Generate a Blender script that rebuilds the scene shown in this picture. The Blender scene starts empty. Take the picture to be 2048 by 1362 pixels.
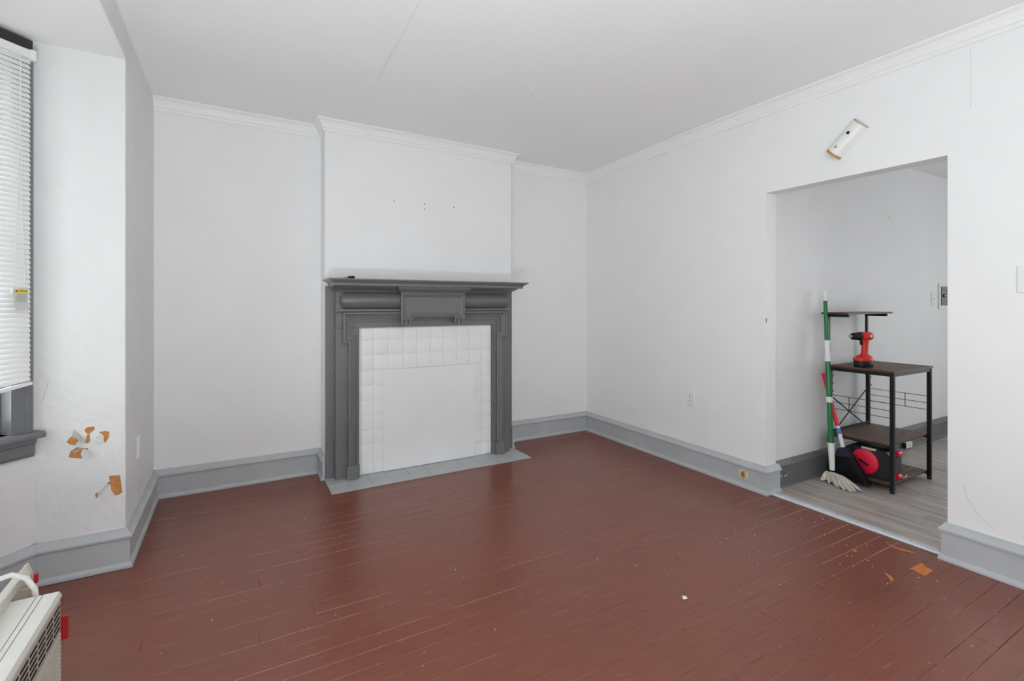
import bpy, bmesh, math, random
from mathutils import Vector, Matrix
random.seed(7)
sc = bpy.context.scene
COL = sc.collection
PI = math.pi

# ------------------------------------------------------------------ camera
CAM = Vector((-3.1387, -3.994, 1.3)); YAW = 0.5155; FPX = 975.4; HV = 606.4
cd = bpy.data.cameras.new('camera'); cam = bpy.data.objects.new('camera', cd); COL.objects.link(cam)
cam.location = CAM; cam.rotation_euler = (PI/2, 0, -YAW)
cd.sensor_width = 36; cd.lens = FPX/2048*36; cd.shift_y = -(681-HV)/2048; cd.clip_start = .02
sc.camera = cam
# ------------------------------------------------------------------ world, light, exposure
w = bpy.data.worlds.new('sky'); sc.world = w; w.use_nodes = True
bg = w.node_tree.nodes['Background']; bg.inputs['Color'].default_value = (.94, .98, 1, 1); bg.inputs['Strength'].default_value = 4.4
sc.view_settings.view_transform = 'Standard'; sc.view_settings.look = 'None'
sc.view_settings.gamma = 1; sc.view_settings.use_curve_mapping = False; sc.view_settings.exposure = 0.1
sc.cycles.max_bounces = 9; sc.cycles.diffuse_bounces = 7; sc.cycles.glossy_bounces = 3
sc.cycles.transparent_max_bounces = 16; sc.cycles.sample_clamp_indirect = 8
sc.cycles.use_denoising = True; sc.cycles.use_adaptive_sampling = True; sc.cycles.adaptive_threshold = .02

def portal(name, loc, facing, sx, sz):
    l = bpy.data.lights.new(name, 'AREA'); l.shape = 'RECTANGLE'; l.size = sx; l.size_y = sz
    l.cycles.is_portal = True
    o = bpy.data.objects.new(name, l); COL.objects.link(o); o.location = loc
    o.rotation_euler = Vector(facing).to_track_quat('-Z', 'Z').to_euler()
    return o

fl = bpy.data.lights.new('added_bounce_fill', 'AREA'); fl.shape = 'SQUARE'; fl.size = .5; fl.energy = 63; fl.color = (.865, .985, 1)  # added lamp out of view, bounced off the ceiling to brighten the room
flo = bpy.data.objects.new('added_bounce_fill', fl); COL.objects.link(flo); flo.location = (-3.28, -4.0, .3); flo.rotation_euler = (PI, 0, 0)

# ------------------------------------------------------------------ materials
M = {}
def nodes_of(name):
    m = bpy.data.materials.new(name); m.use_nodes = True; M[name] = m
    return m, m.node_tree.nodes, m.node_tree.links, m.node_tree.nodes['Principled BSDF']
def pos(n, l, scale=(1, 1, 1)):
    g = n.new('ShaderNodeNewGeometry'); mp = n.new('ShaderNodeMapping'); mp.inputs['Scale'].default_value = scale
    l.new(g.outputs['Position'], mp.inputs['Vector']); return mp.outputs['Vector']
def noise(n, l, vec, scale, detail=4, rough=.55):
    t = n.new('ShaderNodeTexNoise'); t.inputs['Scale'].default_value = scale; t.inputs['Detail'].default_value = detail
    t.inputs['Roughness'].default_value = rough
    l.new(vec, t.inputs['Vector']); return t.outputs['Fac']
def ramp(n, l, fac, stops):
    r = n.new('ShaderNodeValToRGB'); l.new(fac, r.inputs['Fac']); e = r.color_ramp.elements
    while len(e) < len(stops): e.new(.5)
    for k, (p, c) in enumerate(stops):
        e[k].position = p; e[k].color = (c if len(c) == 4 else (*c, 1)) if isinstance(c, tuple) else (c, c, c, 1)
    return r.outputs['Color']
def mix(n, l, fac, a, b, mode='MIX'):
    x = n.new('ShaderNodeMix'); x.data_type = 'RGBA'; x.blend_type = mode
    for s, v in (('Factor', fac), ('A', a), ('B', b)):
        i = [q for q in x.inputs if q.name == s and (q.type == ('VALUE' if s == 'Factor' else 'RGBA'))][0]
        if isinstance(v, (int, float)): i.default_value = v
        elif isinstance(v, tuple): i.default_value = (*v, 1)
        else: l.new(v, i)
    return [q for q in x.outputs if q.type == 'RGBA'][0]
def math_n(n, l, op, a, b=None):
    x = n.new('ShaderNodeMath'); x.operation = op
    for i, v in enumerate((a, b)):
        if v is None: continue
        if isinstance(v, (int, float)): x.inputs[i].default_value = v
        else: l.new(v, x.inputs[i])
    return x.outputs[0]
def bump(n, l, h, strength, dist, p):
    b = n.new('ShaderNodeBump'); b.inputs['Strength'].default_value = strength; b.inputs['Distance'].default_value = dist
    l.new(h, b.inputs['Height']); l.new(b.outputs['Normal'], p.inputs['Normal'])
def flat(name, color, rough=.5, metal=0, var=0, vscale=8, bs=0, bscale=60, bd=.002, spec=.5):
    m, n, l, p = nodes_of(name)
    p.inputs['Base Color'].default_value = (*color, 1); p.inputs['Roughness'].default_value = rough
    p.inputs['Metallic'].default_value = metal; p.inputs['Specular IOR Level'].default_value = spec
    if var or bs: v = pos(n, l)
    if var:
        f = noise(n, l, v, vscale, 5)
        c = ramp(n, l, f, [(.3, tuple(x*(1-var) for x in color)), (.7, tuple(min(1, x*(1+var)) for x in color))])
        l.new(c, p.inputs['Base Color'])
    if bs: bump(n, l, noise(n, l, v, bscale, 3), bs, bd, p)
    return m

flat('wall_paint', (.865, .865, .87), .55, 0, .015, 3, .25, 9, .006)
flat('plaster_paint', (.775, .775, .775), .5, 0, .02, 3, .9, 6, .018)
flat('ceiling_paint', (.92, .92, .92), .7, 0, .012, 2, .12, 6, .006)
flat('hall_paint', (.80, .80, .805), .55, 0, .02, 3, .2, 9, .006)
flat('crown_paint', (.89, .89, .89), .4, 0, 0, 3, .1, 25, .003)
flat('trim_grey', (.47, .488, .503), .38, 0, .06, 5, .2, 30, .003)
flat('mantel_grey', (.172, .174, .179), .34, 0, .05, 6, .15, 30, .002)
flat('hall_trim_grey', (.15, .153, .16), .4, 0, .12, 6, .2, 30, .003)
flat('hearth_grey', (.46, .47, .475), .42, 0, .06, 9, .3, 40, .003)
flat('tile_white', (.88, .88, .88), .22, 0, .01, 10, .12, 22, .003)
flat('grout_white', (.90, .90, .90), .5)
flat('board_white', (.86, .86, .865), .5, 0, .015, 5, .12, 14, .003)
flat('plastic_white', (.82, .82, .82), .35)
flat('plastic_offwhite', (.74, .73, .69), .4, 0, .04, 6)
flat('dark_hole', (.012, .012, .012), .8)
flat('black_metal', (.006, .0065, .008), .45, 0, 0, 8, 0, 60, .002, .35)
flat('black_plastic', (.008, .0085, .010), .42, 0, 0, 8, 0, 60, .002, .4)
flat('charcoal_plastic', (.020, .023, .027), .5, 0, 0, 8, 0, 60, .002, .4)
flat('red_plastic', (.72, .03, .02), .35)
flat('red_reel', (.85, .012, .05), .4)
flat('red_dark', (.45, .006, .012), .5)
flat('green_paint', (.01, .17, .045), .22)
flat('navy_plastic', (.02, .02, .045), .35)
flat('label_blue', (.10, .22, .5), .5)
flat('steel', (.55, .55, .56), .3, 1)
flat('dark_steel', (.25, .24, .23), .35, .9)
flat('threshold_metal', (.66, .68, .72), .35, .25, .05, 30)
flat('yellow_print', (.85, .58, .02), .5)
flat('tag_paper', (.55, .55, .53), .7)
flat('print_grey', (.30, .30, .29), .7)
flat('blind_vinyl', (.78, .78, .77), .35)
flat('window_grey', (.16, .165, .175), .35, 0, .06, 8)
flat('window_grey_light', (.30, .30, .315), .35, 0, .06, 8)
flat('window_black', (.02, .02, .022), .4)
flat('tan_edge', (.48, .27, .09), .6, 0, .15, 30)
flat('amber', (.75, .33, .02), .25)
flat('yarn', (.68, .63, .56), .9, 0, .12, 60)
flat('wood_ball', (.66, .52, .33), .6)
flat('bristle', (.006, .006, .009), .45)
flat('ac_metal', (.72, .71, .67), .4, 0, .03, 14)
flat('ac_beige', (.52, .47, .40), .5, 0, .04, 14)
flat('ac_beige_light', (.66, .63, .56), .45, 0, .05, 10)
flat('cord_white', (.80, .79, .75), .4)
flat('raw_wood_orange', (.60, .19, .045), .6, 0, .2, 60)
flat('old_plaster_orange', (.52, .23, .07), .8, 0, .22, 50)
flat('paint_flap', (.74, .74, .74), .55)
flat('paint_flap_back', (.52, .50, .48), .7, 0, .1, 40)
flat('fleck_white', (.80, .76, .70), .7)
flat('beige_outlet', (.66, .55, .36), .5, 0, .3, 90)
flat('stain_brown', (.30, .16, .07), .6, 0, .4, 120)
flat('panel_grey', (.24, .24, .245), .4, 0, .4, 60)
flat('crack_dark', (.50, .50, .50), .9)
flat('seam_grey', (.74, .74, .74), .8)
flat('scuff_red', (.35, .08, .05), .7)

def plank_paint():
    m, n, l, p = nodes_of('floor_paint')
    v = pos(n, l); vl = pos(n, l, (.6, 4, 1))
    big = noise(n, l, v, 1.1, 3); grain = noise(n, l, vl, 14, 6, .6)
    base = ramp(n, l, big, [(.3, (.168, .040, .020)), (.7, (.218, .056, .029))])
    base = mix(n, l, .35, base, ramp(n, l, grain, [(.3, (.135, .032, .017)), (.75, (.265, .080, .046))]))
    # worn plank edges: the seams repeat every PW along Y
    sep = n.new('ShaderNodeSeparateXYZ'); l.new(v, sep.inputs[0])
    fr = math_n(n, l, 'FRACT', math_n(n, l, 'MULTIPLY', sep.outputs['Y'], 1/.0825))
    d = math_n(n, l, 'ABSOLUTE', math_n(n, l, 'SUBTRACT', fr, .5))
    edge = math_n(n, l, 'GREATER_THAN', d, .484)
    wear = math_n(n, l, 'GREATER_THAN', noise(n, l, pos(n, l, (1.3, 6, 1)), 2.6, 8, .75), .51)
    base = mix(n, l, math_n(n, l, 'MULTIPLY', math_n(n, l, 'MULTIPLY', edge, wear), .6), base, (.40, .21, .15))
    # scratches and pale flecks in the paint
    scr = math_n(n, l, 'GREATER_THAN', noise(n, l, pos(n, l, (2.2, 30, 1)), 6, 4, .7), .735)
    base = mix(n, l, math_n(n, l, 'MULTIPLY', scr, .35), base, (.36, .17, .12))
    fl = math_n(n, l, 'GREATER_THAN', noise(n, l, v, 95, 2, .5), .77)
    base = mix(n, l, math_n(n, l, 'MULTIPLY', fl, .5), base, (.50, .34, .26))
    l.new(base, p.inputs['Base Color'])
    r = ramp(n, l, noise(n, l, v, 2.2, 5), [(.3, .292), (.72, .36)])
    l.new(r, p.inputs['Roughness']); p.inputs['Specular IOR Level'].default_value = .75
    h = math_n(n, l, 'ADD', math_n(n, l, 'MULTIPLY', noise(n, l, pos(n, l, (.5, 5, 1)), 5, 4), 1.0), math_n(n, l, 'MULTIPLY', grain, .35))
    bump(n, l, h, .35, .004, p)
plank_paint()

def vinyl():
    m, n, l, p = nodes_of('vinyl_plank')
    oi = n.new('ShaderNodeObjectInfo')
    g = n.new('ShaderNodeNewGeometry'); add = n.new('ShaderNodeVectorMath'); add.operation = 'MULTIPLY_ADD'
    cmb = n.new('ShaderNodeCombineXYZ')
    for k in 'XYZ': l.new(math_n(n, l, 'MULTIPLY', oi.outputs['Random'], 37.0), cmb.inputs[k])
    l.new(g.outputs['Position'], add.inputs[0]); add.inputs[1].default_value = (11, .9, 1); l.new(cmb.outputs[0], add.inputs[2])
    f = noise(n, l, add.outputs[0], 2.4, 8, .65); f2 = noise(n, l, add.outputs[0], .9, 3)
    c = ramp(n, l, f, [(.28, (.16, .130, .112)), (.5, (.46, .41, .375)), (.72, (.78, .73, .69))])
    c = mix(n, l, .35, c, ramp(n, l, f2, [(.3, (.24, .205, .180)), (.7, (.66, .60, .56))]))
    l.new(c, p.inputs['Base Color']); p.inputs['Roughness'].default_value = .42
    bump(n, l, f, .15, .002, p)
vinyl()

def shelf_wood():
    m, n, l, p = nodes_of('rustic_wood')
    v = pos(n, l, (2, 14, 14)); f = noise(n, l, v, 4, 8, .68)
    c = ramp(n, l, f, [(.3, (.030, .013, .008)), (.52, (.125, .068, .042)), (.75, (.24, .15, .095))])
    l.new(c, p.inputs['Base Color']); p.inputs['Roughness'].default_value = .5
    flat('wood_edge', (.085, .028, .012), .5, 0, .4, 30)
shelf_wood()

def glass():
    m, n, l, p = nodes_of('window_glass')
    n.remove(p); t = n.new('ShaderNodeBsdfTransparent'); g = n.new('ShaderNodeBsdfGlossy'); g.inputs['Roughness'].default_value = .02
    x = n.new('ShaderNodeMixShader'); x.inputs[0].default_value = .07
    l.new(t.outputs[0], x.inputs[1]); l.new(g.outputs[0], x.inputs[2]); l.new(x.outputs[0], n['Material Output'].inputs['Surface'])
glass()

# ------------------------------------------------------------------ builders
WORLD = {}
def wo(o): return WORLD.get(o.name, Vector((0, 0, 0))) if o else Vector((0, 0, 0))
def tag(o, label=None, cat=None, group=None, kind=None):
    if label: o['label'] = label
    if cat: o['category'] = cat
    if group: o['group'] = group
    if kind: o['kind'] = kind
    return o
def thing(name, loc, label, cat, group=None):
    o = bpy.data.objects.new(name, None); COL.objects.link(o); o.location = loc
    o.empty_display_size = .05
    WORLD[o.name] = Vector(loc); return tag(o, label, cat, group)

class MB:
    def __init__(s, mat4=None): s.bm = bmesh.new(); s.m = mat4
    def _tx(s, vs, local=True):
        if s.m and local:
            for v in vs: v.co = s.m @ v.co
    def poly(s, pts, faces):
        vs = [s.bm.verts.new(p) for p in pts]
        for f in faces:
            try: s.bm.faces.new([vs[i] for i in f])
            except ValueError: pass
        s._tx(vs); return s
    def box(s, x0, x1, y0, y1, z0, z1, bev=0, seg=1):
        x0, x1 = sorted((x0, x1)); y0, y1 = sorted((y0, y1)); z0, z1 = sorted((z0, z1))
        b = bmesh.new()
        vs = [b.verts.new((x, y, z)) for z in (z0, z1) for y in (y0, y1) for x in (x0, x1)]
        for f in ((0, 2, 3, 1), (4, 5, 7, 6), (0, 1, 5, 4), (2, 6, 7, 3), (0, 4, 6, 2), (1, 3, 7, 5)): b.faces.new([vs[i] for i in f])
        if bev: bmesh.ops.bevel(b, geom=b.edges[:], offset=bev, segments=seg, profile=.5, affect='EDGES', clamp_overlap=True)
        s.take(b); return s
    def take(s, b):
        mp = {v: s.bm.verts.new(v.co) for v in b.verts}
        for f in b.faces:
            try: s.bm.faces.new([mp[v] for v in f.verts])
            except ValueError: pass
        s._tx(list(mp.values())); b.free()
    def rings(s, rs, cap=True, close=True):
        """loft a list of equally long closed loops"""
        vv = [[s.bm.verts.new(p) for p in r] for r in rs]; k = len(rs[0])
        for a, b in zip(vv, vv[1:]):
            for i in range(k if close else k-1):
                try: s.bm.faces.new((a[i], a[(i+1) % k], b[(i+1) % k], b[i]))
                except ValueError: pass
        if cap:
            for r in (vv[0][::-1], vv[-1]):
                try: s.bm.faces.new(r)
                except ValueError: pass
        s._tx([v for r in vv for v in r]); return s
    def tube(s, pts, r, seg=8, cap=True):
        pts = [Vector(p) for p in pts]; rs = r if isinstance(r, (list, tuple)) else [r]*len(pts); out = []
        up = None
        for i, p in enumerate(pts):
            d = (pts[min(i+1, len(pts)-1)]-pts[max(i-1, 0)]).normalized()
            if up is None: up = d.orthogonal().normalized()
            up = (up-d*up.dot(d))
            up = up.normalized() if up.length > 1e-6 else d.orthogonal().normalized()
            side = d.cross(up)
            out.append([p+(up*math.cos(2*PI*k/seg)+side*math.sin(2*PI*k/seg))*rs[i] for k in range(seg)])
        return s.rings(out, cap)
    def bar(s, a, b, wx, wz, up=(0, 0, 1)):
        a, b = Vector(a), Vector(b); d = (b-a).normalized(); u = Vector(up); u = (u-d*u.dot(d)).normalized(); r = d.cross(u)
        f = lambda p: [p+r*x*wx/2+u*z*wz/2 for x, z in ((-1, -1), (1, -1), (1, 1), (-1, 1))]
        return s.rings([f(a), f(b)])
    def lathe(s, prof, c, axis=(0, 0, 1), seg=20):
        ax = Vector(axis).normalized(); e1 = ax.orthogonal().normalized(); e2 = ax.cross(e1); c = Vector(c)
        return s.rings([[c+ax*z+(e1*math.cos(2*PI*k/seg)+e2*math.sin(2*PI*k/seg))*max(r, 1e-5) for k in range(seg)] for r, z in prof])
    def sweep(s, path, prof, fmap, zoff=None):
        """mitred moulding: path of 2-D points, profile (offset to the right of travel, height), fmap((x,y),h) -> 3-D"""
        P = [Vector(p) for p in path]; n = len(P); sec = []
        nr = []
        for a, b in zip(P, P[1:]):
            d = (b-a).normalized(); nr.append(Vector((d.y, -d.x)))
        for i in range(n):
            if i == 0: m = nr[0]
            elif i == n-1: m = nr[-1]
            else:
                m = nr[i-1]+nr[i]; m = m/(m.dot(nr[i]))
            z0 = zoff(P[i]) if zoff else 0
            sec.append([Vector(fmap(P[i]+m*o, h+z0)) for o, h in prof])
        return s.rings(sec)
    def ngon(s, pts, n, t):
        """prism from a planar outline, extruded by n*t"""
        n = Vector(n); a = [Vector(p) for p in pts]; b = [p+n*t for p in a]; k = len(a)
        va = [s.bm.verts.new(p) for p in a]; vb = [s.bm.verts.new(p) for p in b]
        fs = [s.bm.faces.new(va[::-1]), s.bm.faces.new(vb)]
        for i in range(k): s.bm.faces.new((va[i], va[(i+1) % k], vb[(i+1) % k], vb[i]))
        [f.normal_update() for f in fs]; bmesh.ops.triangulate(s.bm, faces=fs); s._tx(va+vb); return s
    def build(s, name, mat, parent=None, smooth=False, origin=None):
        bm = s.bm; bmesh.ops.recalc_face_normals(bm, faces=bm.faces[:])
        lo = Vector([min(v.co[i] for v in bm.verts) for i in range(3)]); hi = Vector([max(v.co[i] for v in bm.verts) for i in range(3)])
        og = Vector(origin) if origin else Vector(((lo.x+hi.x)/2, (lo.y+hi.y)/2, lo.z))
        for v in bm.verts: v.co -= og
        me = bpy.data.meshes.new(name); bm.to_mesh(me); bm.free()
        me.materials.append(M[mat])
        if smooth:
            me.polygons.foreach_set('use_smooth', [True]*len(me.polygons))
            try: me.set_sharp_from_angle(angle=math.radians(40))
            except Exception: pass
        o = bpy.data.objects.new(name, me); COL.objects.link(o)
        o.parent = parent; o.location = og-wo(parent); WORLD[o.name] = og
        return o
def struct(name, mb, mat, label=None):
    o = mb.build(name, mat); o['kind'] = 'structure'
    if label: o['label'] = label
    return o

# ------------------------------------------------------------------ dimensions of the room (metres; back right corner = origin)
XL, YF, T = -3.612, -6.2, .112
BY0, BY1 = -.952, -3.35                  # bay opening along the left wall
SOF = 2.505                              # bay soffit
CX0, CX1, CY = -2.568, -.989, -.188      # chimney breast
DY0, DY1, DZ = -1.958, -2.932, 2.05      # doorway in the right wall
HY, HZ = -1.925, 2.52                    # hall wall and hall ceiling
def Hz(x, y):                            # the old ceiling is not quite level
    u = min(1, max(0, (x-XL)/-XL)); v = min(1, max(0, y/-1.5))
    back = 2.664*(1-u)+2.614*u; front = 2.676*(1-u)+2.652*u
    return back*(1-v)+front*v

# ------------------------------------------------------------------ structure: walls, ceiling
struct('wall_back', MB().box(-3.97, T, 0, .12, 0, 2.75), 'wall_paint')
chim = struct('wall_chimney', MB().box(CX0, CX1, CY, .02, 0, 2.72, .004, 2), 'wall_paint')
B = Vector((-3.952, -.957)); WD = Vector((-math.sqrt(.5), -math.sqrt(.5)))
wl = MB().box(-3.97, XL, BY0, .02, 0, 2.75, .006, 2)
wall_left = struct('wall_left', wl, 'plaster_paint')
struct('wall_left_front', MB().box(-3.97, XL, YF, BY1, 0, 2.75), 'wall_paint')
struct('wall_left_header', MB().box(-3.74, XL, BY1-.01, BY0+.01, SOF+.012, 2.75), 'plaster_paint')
wr = MB().ngon([(0, y_, z_) for y_, z_ in ((.02, 0), (.02, 2.75), (YF, 2.75), (YF, 0), (DY1, 0), (DY1, DZ), (DY0, DZ), (DY0, 0))], (1, 0, 0), T)
wall_right = struct('wall_right', wr, 'wall_paint')
cl = MB(); nx, ny = 12, 18; X = [-3.75+(T+3.75)*i/nx for i in range(nx+1)]; Y = [YF+(.1-YF)*j/ny for j in range(ny+1)]
cl.poly([(x, y, Hz(x, y)) for y in Y for x in X]+[(x, y, Hz(x, y)+.1) for y in Y for x in X],
        [(j*(nx+1)+i, j*(nx+1)+i+1, (j+1)*(nx+1)+i+1, (j+1)*(nx+1)+i) for j in range(ny) for i in range(nx)] +
        [((nx+1)*(ny+1)+j*(nx+1)+i, (nx+1)*(ny+1)+j*(nx+1)+i+1, (nx+1)*(ny+1)+(j+1)*(nx+1)+i+1, (nx+1)*(ny+1)+(j+1)*(nx+1)+i) for j in range(ny) for i in range(nx)])
ceiling = struct('ceiling', cl, 'ceiling_paint')
MB().bar((-2.416, -1.945, Hz(-2.416, -1.945)+.0008), (-2.386, -1.003, Hz(-2.386, -1.003)+.0008), .003, .003).build('plaster_seam', 'seam_grey', ceiling)
MB().bar((-1.75, -1.55, Hz(-1.75, -1.55)+.0006), (-1.35, -1.2, Hz(-1.35, -1.2)+.0006), .002, .002).build('plaster_seam', 'seam_grey', ceiling)

# bay: three walls with window openings, soffit
E1 = B+WD*.86; E2 = Vector((E1.x, -4.306-E1.y)); B2 = Vector((B.x, -4.306-B.y))
def wall_mat(a, b):
    """local frame: x along a->b, y towards the room, z up"""
    d = (b-a).normalized(); nrm = Vector((d.y, -d.x))*-1
    if nrm.x < 0 and abs(nrm.x) > .2: nrm = -nrm
    return Matrix(((d.x, nrm.x, 0, a.x), (d.y, nrm.y, 0, a.y), (0, 0, 1, 0), (0, 0, 0, 1)))
WZ0, WZ1 = .715, 2.44
def bay_wall(name, a, b, s0, s1):
    L = (b-a).length; m = MB(wall_mat(a, b))
    m.box(-.02, s0, -.16, 0, 0, 2.62); m.box(s1, L+.02, -.16, 0, 0, 2.62)
    m.box(s0, s1, -.16, 0, 0, WZ0); m.box(s0, s1, -.16, 0, WZ1, 2.62)
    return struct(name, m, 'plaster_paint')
bay_wall('wall_bay_side', B, E1, .075, .785)
bay_wall('wall_bay_front', E1, E2, .09, (E2-E1).length-.09)
bay_wall('wall_bay_far_side', E2, B2, .075, .785)
sf = MB(); pl = [(XL, BY0+.012), (B.x-.01, B.y+.02), (E1.x-.1, E1.y), (E2.x-.1, E2.y), (B2.x-.01, B2.y-.02), (XL, BY1-.012)]
sf.ngon([(x, y, SOF) for x, y in pl], (0, 0, 1), .012); struct('ceiling_bay', sf, 'ceiling_paint')

# unseen wall behind the camera, with a tall window opening added for fill
FW0, FW1, FZ0, FZ1 = -3.4, -1.9, .15, 2.35
wf = MB(); wf.box(-3.97, FW0, YF-.12, YF, 0, 2.75); wf.box(FW1, T, YF-.12, YF, 0, 2.75); wf.box(FW0, FW1, YF-.12, YF, 0, FZ0); wf.box(FW0, FW1, YF-.12, YF, FZ1, 2.75)
struct('wall_front', wf, 'wall_paint')

# hall beyond the doorway
HX = 3.9
hall_wall = struct('wall_hall', MB().box(T-.002, HX+.1, HY, HY+.1, 0, 2.75), 'hall_paint')
struct('wall_hall_front', MB().box(T-.002, HX+.1, YF-.12, YF, 0, 2.75), 'hall_paint')
HW0, HW1, HV0, HV1 = -5.1, -3.0, .5, 2.35
hw = MB(); hw.box(HX, HX+.12, HW1, HY+.1, 0, 2.75); hw.box(HX, HX+.12, YF, HW0, 0, 2.75); hw.box(HX, HX+.12, HW0, HW1, 0, HV0); hw.box(HX, HX+.12, HW0, HW1, HV1, 2.75)
struct('wall_hall_far', hw, 'hall_paint')
struct('ceiling_hall', MB().box(T-.002, HX+.1, YF, HY, HZ, HZ+.12), 'hall_paint')

# ------------------------------------------------------------------ floors: planks
floor = struct('floor', MB().box(-4.75, 0.02, YF, 0, -.06, -.004), 'floor_paint')
PW = .0825; rnd = random.Random(3)
def plank(parent, name, mat, x0, x1, y0, y1, z, bev, tilt=0):
    dz = rnd.uniform(-.0005, .0003); t = rnd.uniform(-tilt, tilt); t2 = rnd.uniform(-tilt, tilt)
    top = [(x0+bev, y0+bev, z+dz-t-t2), (x1-bev, y0+bev, z+dz-t+t2), (x1-bev, y1-bev, z+dz+t+t2), (x0+bev, y1-bev, z+dz+t-t2)]
    mid = [(x0, y0, z-bev), (x1, y0, z-bev), (x1, y1, z-bev), (x0, y1, z-bev)]
    bot = [(x, y, z-.012) for x, y, _ in mid]
    return MB().rings([bot, mid, top]).build(name, mat, parent)
row = 0; y = 0.0
while y > YF+.01:
    y0, y1 = y-PW, y
    # the bay widens the room on the left
    if y1 < BY0 and y0 > BY1:
        e = min(E1.x+0, 0); k = min(max((BY0-y0)/.6, 0), 1) if y0 > E1.y else min(max((y1-BY1)/.6, 0), 1)
        xs = -3.95-.61*min(1, k)
    else: xs = XL
    x = xs; first = rnd.uniform(.5, 2.6)
    while x < -.001:
        nx_ = min(x+first, 0.0)
        if -nx_ < .35: nx_ = 0.0
        plank(floor, 'plank', 'floor_paint', x+.0004, nx_-.0004, y0+.0005, y1-.0005, 0, .0011, .0008)
        x = nx_; first = rnd.uniform(1.6, 3.4)
    y = y0; row += 1
hfloor = struct('floor_hall', MB().box(0.0, HX+.1, YF, HY, -.06, -.005), 'vinyl_plank')
x = .045; VW = .178; i = 0
while x < 3.6:
    yy = HY; first = rnd.uniform(.2, 1.2)
    while yy > -4.2:
        ny_ = max(yy-first, -4.3)
        plank(hfloor, 'vinyl_plank', 'vinyl_plank', x+.0003, x+VW-.0003, ny_+.0003, yy-.0003, .006, .0008)
        yy = ny_; first = 1.2
    x += VW; i += 1
th = MB(); th.sweep([(0, DY1+.004), (0, DY0-.004)], [(-.004, 0), (.001, .011), (.012, .0145), (.034, .0145), (.047, .011), (.052, .006), (.052, 0)], lambda p, h: (p.x+.028, p.y, h))
# threshold strip between the two floors
tho = th.build('trim_2', 'threshold_metal'); tag(tho, kind='structure'); tho['label'] = 'pale metal threshold strip across the doorway'
for k in range(8):
    yy = DY1+.05+k*(DY0-DY1-.1)/7
    MB().lathe([(.0035, 0), (.0035, .0008), (0, .0012)], (.05, yy, .0142), seg=8).build('screw', 'dark_hole', tho)

# ------------------------------------------------------------------ skirting and crown mouldings
BP = [(0, 0), (.031, 0), (.031, .010), (.027, .020), (.019, .027), (.019, .144), (.031, .149), (.031, .158), (.020, .170), (.012, .182), (.009, .190), (0, .190)]
flatmap = lambda p, h: (p.x, p.y, h)
def base(name, path, mat='trim_grey'):
    return struct(name, MB().sweep(path, BP, flatmap), mat)
base('baseboard_bay', [tuple(B2), tuple(E2), tuple(E1), tuple(B+Vector((.012, .012)))])
base('baseboard_left', [(B.x-.003, BY0), (XL, BY0), (XL, 0)])
base('baseboard_back', [(XL, 0), (CX0, 0), (CX0, CY-.018)])
base('baseboard_niche', [(CX1, CY-.018), (CX1, 0), (0, 0)])
bright = base('baseboard_right', [(0, 0), (0, DY0), (T+.022, DY0)])
base('baseboard_right_front', [(T+.0, DY1), (0, DY1), (0, YF)])
base('baseboard_left_front', [(XL, YF), (XL, BY1), (B2.x+.01, BY1)])
bhall = base('baseboard_hall', [(T, HY), (HX, HY)], 'hall_trim_grey')
for sx, sz, sw, sh in ((.195, .075, .012, .018), (.235, .075, .028, .010), (.262, .084, .02, .005), (.300, .092, .008, .008), (.165, .068, .006, .006)):
    MB().ngon([(sx, HY-.0192, sz), (sx+sw, HY-.0192, sz+.003), (sx+sw*.7, HY-.0192, sz+sh), (sx+sw*.2, HY-.0192, sz+sh*.7)], (0, -1, 0), .0006).build('paint_splash', 'plastic_white', bhall)
CP = [(0, -.082), (.010, -.082), (.014, -.074), (.014, -.066), (.022, -.058), (.026, -.050), (.026, -.044), (.030, -.036), (.040, -.020), (.054, -.010), (.058, -.006), (.058, .004), (0, .004)]
def crown(name, path):
    # subdivide the runs so that the moulding follows the ceiling
    q = [path[0]]
    for a, b in zip(path, path[1:]):
        L = math.dist(a, b); k = max(1, int(L/.6))
        q += [(a[0]+(b[0]-a[0])*t/k, a[1]+(b[1]-a[1])*t/k) for t in range(1, k+1)]
    o = struct(name, MB().sweep(q, CP, flatmap, lambda p: Hz(p.x, p.y)), 'crown_paint'); return o
crown('trim_1', [(XL, 0), (CX0, 0), (CX0, CY), (CX1, CY), (CX1, 0), (0, 0), (0, YF)])

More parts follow.
